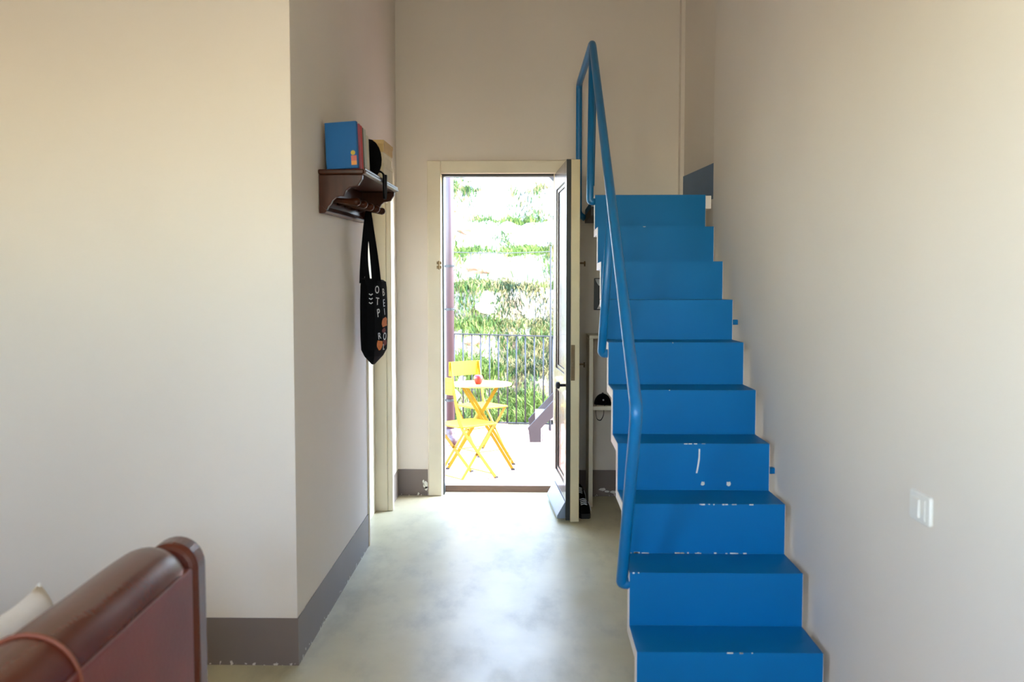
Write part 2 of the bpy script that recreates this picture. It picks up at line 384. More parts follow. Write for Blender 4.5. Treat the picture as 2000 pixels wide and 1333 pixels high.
# seen from above, local +y must point to the room's right, so the leaf is built with y negated where needed
sgn = 1 if math.cos(ang + math.pi / 2) > 0 else -1
def lb(x0, x1, y0, y1, z0, z1):
    a, c = sorted((y0 * sgn, y1 * sgn)); return bx(x0, x1, a, c, z0, z1)
ZT = 2.226
obj('inner_panel', lb(0, Lf, .028, .083, -.008, ZT), M['cream_edge'], leaf, bevel=.003)
obj('hinge_stile', lb(0, .10, 0, .027, .004, ZT), M['door_brown'], leaf, bevel=.003)
obj('lock_stile', lb(Lf - .10, Lf - .004, 0, .027, .004, ZT), M['door_brown'], leaf, bevel=.003)
obj('edge_strip', lb(Lf - .004, Lf, 0, .027, .004, ZT), M['dark_edge'], leaf)
for z0, z1 in ((2.105, ZT), (.775, .905), (.004, .21)):
    obj('rail', lb(.10, Lf - .10, 0, .027, z0, z1), M['door_brown'], leaf, bevel=.003)
for z0, z1 in ((.905, 2.105), (.21, .775)):
    p = obj('panel', lb(.10, Lf - .10, .019, .027, z0, z1), M['door_brown'], leaf)
    b = B(); w = .022
    for (x0, x1, a, c) in ((.10, .10 + w, z0, z1), (Lf - .10 - w, Lf - .10, z0, z1), (.10 + w, Lf - .10 - w, z0, z0 + w), (.10 + w, Lf - .10 - w, z1 - w, z1)):
        y0, y1 = sorted((.010 * sgn, .019 * sgn)); box(b, x0, x1, y0, y1, a, c)
    obj('moulding', b, M['door_brown'], p, bevel=.004)
b = B(); prism(b, [(-.052 * sgn, .012), (-.052 * sgn, .03), (-.004 * sgn, .115), (-.0005 * sgn, .115), (-.0005 * sgn, .012)], 'x', 0.06, Lf - .012)
obj('weather_bar', b, M['weather'], leaf, bevel=.003)
b = B(); tube(b, [(Lf - .065, 0, .84), (Lf - .065, -.03 * sgn, .84)], .009, 10); tube(b, [(Lf - .065, -.03 * sgn, .84), (Lf - .065, -.036 * sgn, .84), (Lf - .065, -.052 * sgn, .84), (Lf - .065, -.058 * sgn, .84)], 0, 12, True, [.012, .022, .022, .012])
obj('door_knob', b, M['iron'], leaf, smooth=True)
b = lb(Lf, Lf + .003, .030, .054, .875, 1.095); obj('lock_plate', b, M['brass'], leaf)
b = lb(Lf + .003, Lf + .012, .036, .046, .96, .985); obj('latch_bolt', b, M['brass'], leaf)
for z in (1.60, .965):
    b = lb(Lf - .16, Lf - .10, .084, .094, z - .02, z + .02); tube(b, [(Lf - .13, .09 * sgn, z), (Lf - .13, .135 * sgn, z)], .006, 8); tube(b, [(Lf - .13, .13 * sgn, z - .02), (Lf - .13, .13 * sgn, z + .012)], .005, 8)
    obj('hook', b, M['brass'], leaf)

# ------------------------------------------------------------------ blue staircase
XS0, XS1, Y0, T, RZ, N = .362, 1.0, 3.123, .252, .1995, 10
stair = thing('staircase', 'steep blue painted folded-plate staircase with tubular handrail climbing along the right wall', 'staircase', ((XS0 + XS1) / 2, Y0, 0))
RT, TT = .055, .042
side = []
for k in range(N):
    y, z = Y0 + T * k, RZ * (k + 1)
    rs = obj('riser', bx(XS0, XS1, y + .0, y + RT, max(0, z - RZ), z), M['stair_blue'], stair, world=True)
    y2 = Y0 + T * (k + 1) + (0 if k < N - 1 else .0)
    obj('tread', bx(XS0, XS1, y + RT + .0001, y2 - .0003, z - TT, z), M['stair_blue'], stair, world=True)
# pale unpainted edges of the plates, left and right, and the underside
for name, xa, xb in (('left_edge', XS0 - .0025, XS0 - .0002), ('right_edge', XS1 + .0002, XS1 + .0025)):
    b = B()
    for k in range(N):
        y, z = Y0 + T * k, RZ * (k + 1)
        box(b, xa, xb, y + .003, y + RT, max(0, z - RZ), z - TT); box(b, xa, xb, y + .003, y + T + RT, z - TT, z - .003)
    obj(name, b, M['stair_white'], stair, world=True)
b = B()
for k in range(N):
    y, z = Y0 + T * k, RZ * (k + 1)
    box(b, XS0 + .001, XS1 - .001, y + RT + .0005, y + RT + .003, max(0, z - RZ - TT + .002), z - TT - .004)
    if k: box(b, XS0 + .001, XS1 - .001, y + RT + .003, y + T, z - TT - .003, z - TT - .0005)
obj('underside', b, M['stair_white'], stair, world=True)
# landing
land = bx(XS0, 1.0, Y0 + T * N + .0003, YB - .002, RZ * N - TT, RZ * N)
obj('landing', land, M['stair_blue'], stair, world=True)
b = bx(XS0 - .002, 1.0, Y0 + T * N + RT, YB - .002, RZ * N - TT - .05, RZ * N - TT - .001)
obj('landing_beam', b, M['grey_steel'], stair, world=True)
b = bx(1.003, 1.034, 5.40, 5.60, RZ * N - .08, RZ * N - .005); obj('landing_support', b, M['stair_white'], stair, world=True)
for y, z in ((4.66, 1.27), (3.915, .662)):
    b = bx(1.0026, 1.0345, y, y + .03, z, z + .026); obj('wall_bracket', b, M['stair_blue'], stair, world=True, bevel=.003)
# handrail
RR = .0215
top = (.347, 5.47, 2.885)
b = B(); tube(b, fillet([(.362, 3.395, .352), (.334, 3.395, .352), (.352, 3.10, 1.040), top, (.314, 6.33, 2.835), (.314, 6.33, 1.96), (.36, 6.33, 1.93)], .05), RR, 12)
hr = obj('handrail', b, M['rail_blue'], stair, smooth=True, world=True)
b = B(); tube(b, fillet([(.362, 4.41, 1.142), (.331, 4.41, 1.142), (.350, 4.10, 1.822)], .05), RR * .95, 12)
obj('post', b, M['rail_blue'], hr, smooth=True, world=True)
b = B(); tube(b, fillet([(.362, 5.40, 1.957), (.333, 5.40, 1.957), (.345, 5.43, 2.84)], .06), RR * .95, 12)
obj('post', b, M['rail_blue'], hr, smooth=True, world=True)
b = B(); tube(b, fillet([(.340, 5.41, 2.05), (.352, 5.47, 2.50), (.356, 5.51, 2.85)], .05), RR * .9, 12)
obj('post', b, M['rail_blue'], hr, smooth=True, world=True)
# paint losses: a run and two chips on the fourth riser, worn nosings
def chip(pts, y, parent=stair):
    b = B(); prism(b, pts, 'y', y - .0012, y + .0005); obj('paint_chip', b, M['chip'], parent, world=True)
yk = Y0 + 3 * T
chip([(.703, .775), (.709, .775), (.708, .73), (.702, .69), (.698, .672), (.692, .672), (.697, .70), (.702, .735)], yk)
random.seed(3)
for cx, cz in ((.722, .628), (.83, .628)):
    n = 8; chip([(cx + math.cos(2 * math.pi * k / n) * random.uniform(.006, .012), cz + math.sin(2 * math.pi * k / n) * random.uniform(.006, .013)) for k in range(n)], yk)
b = B(); random.seed(11)
def wear(y, z, x0, x1, cnt):
    for i in range(cnt):
        x = random.uniform(x0, x1); w = random.uniform(.003, .016); h = random.uniform(.001, .003)
        box(b, x, x + w, y - .0014, y + .001, z - h - .001, z + .0006)
wear(Y0, .1995, .66, .78, 5); wear(Y0 + T * 2, .5985, .66, .86, 10); wear(Y0 + T * 3, .798, .62, .72, 5); wear(Y0 + T, .399, .37, .40, 2)
wear(Y0 + T * 5, 1.197, .66, .7, 1); wear(Y0 + T * 8, 1.7955, .6, .66, 2); wear(Y0 + T * 4, .9975, .6, .62, 1)
for i in range(26):   # worn joint at the back of the second tread
    x = .37 + .5 * random.random() ** 1.6; w = random.uniform(.004, .022); box(b, x, x + w, Y0 + 2 * T - .004, Y0 + 2 * T - .0005, .3995, .3995 + random.uniform(.002, .005))
wo = obj('worn_nosing_paint', b, M['chip'], stair, world=True); wo['kind'] = 'stuff'

# ------------------------------------------------------------------ niche under the landing: shelf frame, cap, sneakers, picture
sf = thing('shelf_frame', 'narrow white open shelf unit standing against the back wall under the stairs', 'shelf', (.50, 6.20, 0))
obj('side_board', bx(.374, .402, 6.08, 6.39, 0, 1.122), M['cream'], sf, world=True, bevel=.003)
obj('side_board', bx(.70, .728, 6.08, 6.39, 0, 1.122), M['cream'], sf, world=True, bevel=.003)
obj('top_board', bx(.374, .728, 6.08, 6.39, 1.1225, 1.145), M['cream'], sf, world=True, bevel=.003)
obj('shelf_board', bx(.4025, .6995, 6.10, 6.39, .645, .672), M['cream'], sf, world=True, bevel=.003)

def cap_thing(name, label, loc, rotz, s=1.0, strap=None):
    t = thing(name, label, 'cap', loc, (0, 0, rotz))
    b = B(); prof = []
    for k in range(9):
        a = k / 8 * math.pi / 2; prof.append((.088 * s * math.cos(a * .985), .11 * s * math.sin(a)))
    lathe(b, prof, 20); obj('crown', b, M['black'], t, smooth=True)
    b = B(); n = 12; ring0 = []; up = []; dn = []
    for k in range(n + 1):
        a = -1.1 + 2.2 * k / n
        ri = .085 * s; ro = (.085 + .075 * math.cos(a * 1.35) ** .7 if abs(a * 1.35) < math.pi / 2 else .085) * s
        for L_, z in ((up, .006), (dn, .0)):
            L_.append((b.verts.new((ri * math.cos(a), ri * math.sin(a), z)), b.verts.new((ro * math.cos(a), ro * math.sin(a), z))))
    for k in range(n):
        b.faces.new((up[k][0], up[k][1], up[k + 1][1], up[k + 1][0])); b.faces.new((dn[k][0], dn[k + 1][0], dn[k + 1][1], dn[k][1]))
        b.faces.new((up[k][1], dn[k][1], dn[k + 1][1], up[k + 1][1])); b.faces.new((up[k][0], up[k + 1][0], dn[k + 1][0], dn[k][0]))
    b.faces.new((up[0][0], dn[0][0], dn[0][1], up[0][1])); b.faces.new((up[n][0], up[n][1], dn[n][1], dn[n][0]))
    obj('peak', b, M['black'], t, smooth=True)
    b = B(); lathe(b, [(.004, .0), (.009, .004), (.004, .008)], 10, (0, 0, .108 * s)); obj('button', b, M['black_gloss'], t, smooth=True)
    return t
c = cap_thing('cap', 'black cap with hanging strap lying on the white shelf under the stairs', (.475, 6.21, .6725), R(-25), .66)
b = B(); flatbar(b, fillet([(-.05, -.055, .02), (-.05, -.095, .012), (-.055, -.104, -.04), (-.045, -.106, -.09), (-.02, -.106, -.098), (0, -.106, -.06), (.0, -.100, -.005), (.02, -.06, .02)], .03, 5), .010, .003, (0, 1, .2))
obj('strap', b, M['black'], c); c.rotation_euler[2] = 0
b = B(); lathe(b, [(.001, 0), (.006, .002), (.001, .004)], 10, (0, 0, 0)); bmesh.ops.rotate(b, verts=b.verts, matrix=Matrix.Rotation(R(75), 3, 'X')); bmesh.ops.translate(b, verts=b.verts, vec=(0.0, -.060, .035))
obj('stud', b, M['white_print'], c)

def sneaker(label, loc, rotz):
    t = thing('sneaker', label, 'shoe', loc, (0, 0, rotz), 'sneakers behind the door')
    def foot(x):   # half width along the length (0 heel .. 1 toe)
        return .034 + .012 * math.sin(min(1, x * 1.25) * math.pi * .75) if x < .92 else .034
    b = B(); rings = []
    for i in range(13):
        u = i / 12; L = -.135 + .27 * u; w = (.030 + .015 * math.sin(math.pi * (.15 + .75 * u))) * (1 if .04 < u < .96 else .72)
        rings.append([(L, w * math.cos(a), .014 + .014 * math.sin(a) if False else (0 if math.sin(a) < 0 else .026 + .004 * math.cos(u * 6))) for a in [2 * math.pi * (k + .5) / 12 for k in range(12)]])
    loft(b, rings); obj('sole', b, M['rubber'], t)
    b = B(); rings = []
    for i in range(15):
        u = i / 14; L = -.128 + .256 * u; w = (.028 + .014 * math.sin(math.pi * (.15 + .75 * u))) * (1 if .03 < u < .97 else .7)
        h = .105 if u < .12 else (.085 if u < .38 else .105 - (u - .38) * .115)
        if .38 <= u < .5: h = .102
        rings.append([(L, w * math.cos(a) * (1 - .35 * max(0, math.sin(a))), .022 + max(0, h - .022) * (.5 + .5 * math.sin(a))) for a in [2 * math.pi * k / 14 for k in range(14)]])
    loft(b, rings); obj('upper', b, M['black'], t, smooth=True)
    for k in range(3):
        for s in (-1, 1):
            x = .0 + k * .024
            b = flatbar(B(), [(x + .020, s * .0455, .034), (x + .006, s * .0415, .058), (x - .008, s * .034, .078)], .009, .003, (1, 0, .35)); obj('stripe', b, M['white_print'], t)
    b = B()
    for k in range(4): tube(b, [(.005 + k * .018, -.02, .094 - k * .007), (.01 + k * .018, 0, .101 - k * .007), (.005 + k * .018, .02, .094 - k * .007)], .003, 6)
    obj('laces', b, M['white_print'], t)
    return t
sneaker('black sneaker with three white stripes on the floor behind the open door, nearest the viewer', (.326, 5.89, 0), R(-86))
sneaker('black sneaker on the floor behind the open door, tucked behind the nearer one', (.318, 6.225, 0), R(-90))

pic = thing('picture', 'small black and white picture hung on the back wall beside the stair edge', 'picture', (.43, 6.395, 1.42))
obj('picture_frame', bx(.425, .505, 6.382, 6.3985, 1.305, 1.525), M['black_gloss'], pic, world=True, bevel=.002)
b = B(); prism(b, [(.432, 1.52), (.498, 1.52), (.498, 1.47), (.455, 1.475), (.44, 1.50)], 'y', 6.380, 6.3815); obj('print', b, M['white_print'], pic, world=True)
b = prism(B(), [(.445, 1.312), (.498, 1.312), (.498, 1.38), (.47, 1.36)], 'y', 6.380, 6.3815)
obj('print', b, M['white_print'], pic, world=True)

# ------------------------------------------------------------------ light switch
sw = thing('light_switch', 'small white rounded light switch plate on the right wall', 'light switch', (XR, 2.433, .872))
b = B(); n = 6; rr = .012; prof = []
for cx, cz, a0 in ((.064, .04, 0), (-.064, .04, 90), (-.064, -.04, 180), (.064, -.04, 270)):
    sx = 1 if cx > 0 else -1; sz = 1 if cz > 0 else -1
    for k in range(n + 1):
        a = R(a0 + 90 * k / n); prof.append((cx - sx * rr + rr * math.cos(a), cz - sz * rr + rr * math.sin(a)))
prism(b, prof, 'x', -.012, -.0005); obj('plate', b, M['switch'], sw, bevel=.004)
b = bx(-.0135, -.0121, -.040, .046, -.028, .028); obj('module_frame', b, M['switch'], sw, bevel=.0006)
b = bx(-.020, -.0136, -.012, .040, -.025, .025); o = obj('rocker', b, M['switch'], sw, bevel=.002)
b = bx(-.0145, -.0136, -.038, -.014, -.025, .025); o = obj('blank_module', b, M['switch'], sw, bevel=.002)

# ------------------------------------------------------------------ coat rack with its load
RX, RY, RZ0 = -.909, 3.925, 1.785
TILT = R(1.7)
rack = thing('coat_rack', 'dark walnut wall shelf with scrolled brackets and turned coat pegs', 'coat rack', (RX, RY, RZ0), (TILT, 0, .0136))
LR = 1.02
def arc(cx, cz, r, a0, a1, n=7): return [(cx + r * math.cos(R(a0 + (a1 - a0) * k / n)), cz + r * math.sin(R(a0 + (a1 - a0) * k / n))) for k in range(n + 1)]
bp = [(.004, 0.004), (.004, .150), (.186, .150)] + arc(.162, .128, .024, 40, -60, 6) + [(.160, .104)] + arc(.150, .072, .026, 85, 180, 6)[::1] + arc(.088, .060, .036, 20, -95, 8) + arc(.062, .004, .02, 80, 150, 5) + [(.020, .004)]
bp = [(.002, .0), (.002, .150), (.188, .150), (.186, .132), (.176, .118), (.168, .104), (.150, .100), (.132, .096), (.118, .084), (.110, .068), (.106, .058), (.092, .060), (.072, .054), (.058, .042), (.050, .026), (.040, .016), (.034, .002), (.018, -.004)]
for y in (.0, LR - .03):
    b = B(); prism(b, bp, 'y', y, y + .028); obj('bracket', b, M['rack'], rack, bevel=.003)
b = bx(.002, .196, -.012, LR + .012, .1505, .172); obj('shelf_board', b, M['rack'], rack, bevel=.006, seg=3)
b = B(); prism(b, [(.1965, .152), (.2045, .155), (.2065, .163), (.2015, .168), (.203, .176), (.1965, .180)], 'y', -.012, LR + .012); obj('front_moulding', b, M['rack'], rack, bevel=.0015)
obj('back_board', bx(.002, .016, .0285, LR - .0305, .02, .150), M['rack'], rack)
b = B(); prism(b, [(.002, -.012), (.026, -.012), (.034, -.004), (.030, .004), (.020, .010), (.016, .019), (.002, .019)], 'y', -.004, LR + .004); obj('lower_moulding', b, M['rack'], rack, bevel=.002)
for i in range(5):
    y = .14 + i * .185
    b = B(); tube(b, [(.014, y, .055), (.03, y, .055), (.045, y, .052), (.10, y, .046), (.125, y, .044), (.140, y, .043), (.150, y, .0425), (.155, y, .042)], 0, 12, True, [.017, .017, .011, .013, .017, .019, .014, .004])
    obj('peg', b, M['rack'], rack, smooth=True)

def shelf_z(y): return RZ0 + .1725 * math.cos(TILT) + (y - RY) * math.tan(TILT)
def book(name, label, cover, y, th, x0, wd, h, lean=0.0, cat='book', twist=R(-7), roll=R(-2.5)):
    """standing volume; its front board faces the viewer; spine to the room"""
    t = thing(name, label, cat, (RX + x0 - .004, y, shelf_z(y) + .0045), (TILT + lean, roll, twist), 'books standing on the coat rack')
    c = .0022 if th > .006 else .0012
    obj('front_cover', bx(0, wd, 0, c, 0, h), cover, t); obj('back_cover', bx(0, wd, th - c, th, 0, h), cover, t)
    obj('spine', bx(wd, wd + c, 0, th, 0, h), cover, t, bevel=.0006); obj('pages', bx(.003, wd - .0005, c, th - c, .003, h - .003), M['paper'], t)
    return t
bl = book('ring_binder', 'large blue book with cover facing the viewer, first on the coat rack', M['book_blue'], 3.975, .022, .028, .137, .198, -.05)
o = obj('sticker', bx(.112, .136, -.0012, -.0002, .012, .030), M['sticker'], bl)
obj('sticker', bx(.112, .136, -.0012, -.0002, .0305, .052), M['sticker_p'], bl)
b = B(); lathe(b, [(.010, 0), (.010, .001)], 14); bmesh.ops.rotate(b, verts=b.verts, matrix=Matrix.Rotation(R(90), 3, 'X')); bmesh.ops.translate(b, verts=b.verts, vec=(.121, -.0003, .064)); obj('sticker', b, M['sticker_y'], bl)
bl['group'] = 'books standing on the coat rack'
y = 4.04
for nm, lab, mt, th, wd, h in (
        ('book', 'thin pink-spined book standing right behind the large blue book', 'book_pink', .018, .138, .196),
        ('book', 'red-spined book standing behind the pink one on the coat rack', 'book_red', .022, .140, .192),
        ('book', 'dark green patterned book standing in the middle of the row on the coat rack', 'book_green', .030, .138, .190),
        ('book', 'pale grey book standing behind the green one on the coat rack', 'book_grey', .036, .140, .188),
        ('book', 'dark-edged book standing between the two pale books on the coat rack', 'book_dark', .018, .138, .178),
        ('book', 'cream book standing last in the row, next to the black cap', 'book_cream', .036, .140, .168)):
    book(nm, lab, M[mt], y, th, .028, wd, h, -.05); y += th + .006
cp = cap_thing('cap', 'black cap with dangling strap on the coat rack in front of the cardboard boxes', (RX + .115, 4.48, shelf_z(4.48) + .001), 0, 1.0)
cp.rotation_euler = (R(-82), R(0), R(0)); cp.location = (-.822, 4.36, shelf_z(4.42) + .0875); cp.scale = (.70, 1, 1)
b = B(); flatbar(b, fillet([(-.775, 4.33, 2.000), (-.716, 4.37, 2.004), (-.7035, 4.38, 1.992), (-.7035, 4.385, 1.91), (-.704, 4.40, 1.872), (-.7035, 4.43, 1.89), (-.7035, 4.435, 1.97), (-.7035, 4.44, 1.996)], .02, 5), .032, .008, (0, 1, 0))
b.transform((Matrix.Translation(cp.location) @ cp.rotation_euler.to_matrix().to_4x4() @ Matrix.Diagonal((.70, 1, 1, 1))).inverted()); obj('strap', b, M['black'], cp)
def carton(label, y0, y1, x0, x1, z0, h, m):
    ym = (y0 + y1) / 2
    t = thing('carton', label, 'box', (RX + (x0 + x1) / 2, ym, z0), (TILT, 0, 0), 'cartons on the coat rack')
    w, d = (x1 - x0) / 2, (y1 - y0) / 2
    obj('body', bx(-w, w, -d, d, 0, h - .02), m, t, bevel=.002); obj('lid', bx(-w - .002, w + .002, -d - .002, d + .002, h - .021, h), m, t, bevel=.002)
    return t
zb = shelf_z(4.79) + .001
carton('pale carton at the bottom of the stack at the far end of the coat rack', 4.63, 4.93, .02, .165, zb, .10, M['cardboard2'])
carton('cream carton in the middle of the stack at the far end of the coat rack', 4.64, 4.92, .02, .160, zb + .1005, .055, M['cardboard2'])
carton('tan carton on top of the stack at the far end of the coat rack', 4.63, 4.93, .01, .165, zb + .1565, .058, M['cardboard'])

# tote bag hanging from a peg
bag = thing('tote_bag', 'black cotton tote bag printed in white and orange, hanging from the coat rack', 'bag', (-.83, 4.72, 1.84))
# outline of the limp bag: front panel (towards the viewer), fold, printed panel (towards the room)
def bagring(z, t):
    pts = {0: [(-.893, 4.80), (-.888, 4.735), (-.848, 4.715), (-.812, 4.722), (-.786, 4.80), (-.770, 4.875), (-.792, 4.90), (-.850, 4.87)]}[0]
    cx, cy = -.835, 4.80
    return [(cx + (x - cx) * t, cy + (y - cy) * (t if t < 1 else 1), z) for x, y in pts]
prof = [(1.500, .93), (1.46, .98), (1.38, 1.02), (1.28, 1.03), (1.20, 1.01), (1.135, .96), (1.10, .70), (1.056, .12)]
rings = []
for i, (z, t) in enumerate(prof):
    r_ = bagring(z, t)
    if i == 0: r_ = [(x, y, z + .012 * ((k == 0) - (k in (4, 5)) * .9)) for k, (x, y, _) in enumerate(r_)]
    rings.append([Vector(p) for p in r_])
b = B(); loft(b, rings); bd = obj('bag_body', b, M['black'], bag, world=True, subsurf=0, bevel=.004)
for pts in (((-.842, 4.718, 1.47), (-.858, 4.72, 1.60), (-.848, 4.725, 1.80), (-.838, 4.738, 1.857)), ((-.812, 4.735, 1.47), (-.820, 4.73, 1.60), (-.836, 4.725, 1.80), (-.838, 4.738, 1.857)),
            ((-.885, 4.77, 1.48), (-.878, 4.76, 1.60), (-.855, 4.75, 1.80), (-.842, 4.74, 1.86)), ((-.80, 4.80, 1.47), (-.812, 4.77, 1.62), (-.835, 4.75, 1.80), (-.842, 4.74, 1.86))):
    b = B(); flatbar(b, fillet(pts, .06, 4), .026, .003, (1, .25, 0)); obj('handle', b, M['black'], bag, world=True)
# print on the bag: letters on the panel facing the room
pa, pb = Vector((-.812, 4.722)), Vector((-.786, 4.80)); pc = Vector((-.770, 4.875))
def panel_pt(u, z, off=.003):
    # u along the printed side 0..1, with the panel's own outward normal
    if u < .5: a, c, s = pa, pb, u / .5
    else: a, c, s = pb, pc, (u - .5) / .5
    t = 1.0
    for (z0, t0), (z1, t1) in zip(prof, prof[1:]):
        if z1 <= z <= z0: t = t1 + (t0 - t1) * (z - z1) / (z0 - z1)
    p = a + (c - a) * s; cx, cy = -.835, 4.80
    d = (c - a).normalized(); n = Vector((d.y, -d.x))
    q = Vector((cx + (p.x - cx) * t, cy + (p.y - cy) * t)) + n * off
    return Vector((q.x, q.y, z))
def glyph(s, size, u, z, rot, m):
    me = text_mesh(s, size); k = .155  # panel length
    for v in me.vertices:
        c_, s_ = math.cos(rot), math.sin(rot); x, y = v.co.x * c_ - v.co.y * s_, v.co.x * s_ + v.co.y * c_
        uu = u + x / k; v.co = panel_pt(min(max(uu, 0), 1), z + y, .0032 + v.co.z) - bag.location
    o = link('print', me, m, bag); return o
for s, size, u, z, rot, m in (('O', .055, .16, 1.445, .3, 'white_print'), ('B', .055, .60, 1.432, .15, 'white_print'), ('T', .055, .16, 1.385, -.1, 'white_print'), ('E', .055, .62, 1.375, .1, 'white_print'),
                              ('P', .06, .22, 1.325, .2, 'white_print'), ('I', .05, .66, 1.33, .2, 'white_print'), ('R', .05, .28, 1.205, .2, 'white_print'), ('O', .055, .68, 1.20, .2, 'white_print'), ('L', .045, .62, 1.145, .1, 'white_print')):
    glyph(s, size, u, z, rot, M[m])
def patch(us, zs, m, seed):
    random.seed(seed); b = B(); n = 11; vs = []
    for k in range(n):
        a = 2 * math.pi * k / n; q = random.uniform(.6, 1)
        vs.append(b.verts.new(panel_pt(min(max(us[0] + us[1] * math.cos(a) * q, 0), 1), zs[0] + zs[1] * math.sin(a) * q, .0028)))
    b.faces.new(vs); obj('print', b, M[m], bag, world=True)
patch((.66, .28), (1.275, .035), 'orange_print', 1); patch((.30, .22), (1.16, .035), 'orange_print', 2); patch((.62, .2), (1.235, .018), 'red_print', 4); patch((.7, .2), (1.17, .02), 'red_print', 5)
# three short strokes on the front fold
for k in range(3):
    b = B(); z = 1.425 - k * .022; tube(b, [(-.838, 4.7155, z), (-.828, 4.714, z - .006), (-.820, 4.7150, z - .003 + .004)], .0026, 6); obj('print', b, M['white_print'], bag, world=True)

# ------------------------------------------------------------------ leather sofa seen from behind, and its cushion
sofa = thing('sofa', 'brown leather sofa seen from behind, with rolled back edge', 'sofa', (-1.25, 1.45, 0))
cx, cz, rr = -.864, .710, .095
Ys, Ye, XP = .45, 2.36, -.768
b = B(); nseg = 32
def rollring(y, s): return [(cx + rr * s * math.cos(2 * math.pi * k / nseg), y, cz + rr * s * math.sin(2 * math.pi * k / nseg)) for k in range(nseg)]
ys = [(Ys, .5), (Ys + .01, .8), (Ys + .04, 1)] + [(Ys + .04 + (Ye - .12 - Ys) * i / 40, 1 + .006 * math.sin(i * .9)) for i in range(1, 40)] + [(Ye - .075, .985), (Ye - .05, .95), (Ye - .025, .87), (Ye - .008, .74), (Ye, .5)]
loft(b, [rollring(y, s) for y, s in ys]); obj('back_roll', b, M['leather'], sofa, smooth=True, world=True)
b = bx(-.94, XP, Ys + .02, Ye - .012, .10, .735); obj('back_panel', b, M['leather_dark'], sofa, world=True, bevel=.006, seg=3)
b = B(); tube(b, [(XP - .003, Ys + .05, .737), (XP - .003, Ye - .09, .737)], .0025, 8); obj('seam', b, M['leather_dark'], sofa, world=True, smooth=True)
b = B(); ring = [(cx + (rr + .0025) * math.cos(2 * math.pi * k / 36), 1.70, cz + (rr + .0025) * math.sin(2 * math.pi * k / 36)) for k in range(37)]
tube(b, ring, .0045, 8, caps=False); obj('piping', b, M['piping'], sofa, world=True, smooth=True)
def endpad(y0, y1):
    b = B(); r_ = .07; x0, x1, zt = -.906, -.766, .792
    prof = [(x1 + .004, .02)] + [(x1 - r_ + r_ * math.cos(R(a)), zt - r_ + r_ * math.sin(R(a))) for a in range(0, 181, 12)] + [(x0, .02)]
    prism(b, prof, 'y', y0, y1); return b
obj('end_pad', endpad(Ye + .002, Ye + .105), M['leather'], sofa, world=True, bevel=.026, seg=4)
obj('end_pad', endpad(Ys - .105, Ys - .002), M['leather'], sofa, world=True, bevel=.026, seg=4)
obj('arm', bx(-1.72, -.912, Ye - .03, Ye + .10, .06, .54), M['leather'], sofa, world=True, bevel=.05, seg=4)
obj('arm', bx(-1.72, -.912, Ys - .10, Ys + .03, .06, .54), M['leather'], sofa, world=True, bevel=.05, seg=4)
obj('seat_base', bx(-1.70, -.941, Ys + .032, Ye - .032, .06, .22), M['leather_dark'], sofa, world=True, bevel=.02)
ym = (Ys + Ye) / 2
for y0, y1 in ((Ys + .035, ym - .004), (ym + .004, Ye - .035)):
    obj('seat_cushion', bx(-1.73, -.962, y0, y1, .222, .35), M['leather'], sofa, world=True, bevel=.04, seg=4)
for x in (-1.64, -.86):
    for y in (Ys + .1, Ye - .1):
        b = B(); lathe(b, [(.022, 0), (.03, .059 if x < -1 else .0985)], 12, (x, y, 0)); obj('foot', b, M['rack'], sofa, world=True)
th_ = math.atan(80 / 1800)
sofa.rotation_euler = (0, 0, th_); sofa.location = Matrix.Rotation(th_, 3, 'Z') @ Vector((-1.25, 1.45, 0))

def pillow_mesh(s, th, n=14):
    b = B(); top, bot = [], []
    for i in range(n + 1):
        rt, rb = [], []
        for j in range(n + 1):
            u, v = 2 * i / n - 1, 2 * j / n - 1
            k = (1 - u ** 4) * (1 - v ** 4); pin = 1 - .08 * (1 - abs(u)) * 1 * abs(v) ** 3 - .08 * (1 - abs(v)) * abs(u) ** 3
            pu = u * (1 - .10 * (1 - v * v) * abs(u) ** 2); pv = v * (1 - .10 * (1 - u * u) * abs(v) ** 2)
            h = th * max(0, k) ** .45
            rt.append(b.verts.new((pu * s, h, pv * s)))
            rb.append(rt[-1] if i in (0, n) or j in (0, n) else b.verts.new((pu * s, -h, pv * s)))
        top.append(rt); bot.append(rb)
    for i in range(n):
        for j in range(n):
            b.faces.new((top[i][j], top[i + 1][j], top[i + 1][j + 1], top[i][j + 1])); b.faces.new((bot[i][j], bot[i][j + 1], bot[i + 1][j + 1], bot[i + 1][j]))
    return b
pw = thing('cushion', 'white cotton cushion with a pointed corner, propped on the leather sofa behind its back', 'cushion', (-1.195, 2.075, .535), (0, R(-12), R(90)))
pw.rotation_euler = (Matrix.Rotation(R(-14), 3, 'Y') @ Matrix.Rotation(R(90), 3, 'Z')).to_euler()
obj('cushion_cover', pillow_mesh(.18, .06), M['pillow'], pw, smooth=True)
b = B(); tube(b, [(.170, 0, .170), (.177, .001, .177), (.181, .002, .180)], 0, 8, True, [.008, .006, .003]); obj('corner_tip', b, M['pillow'], pw)

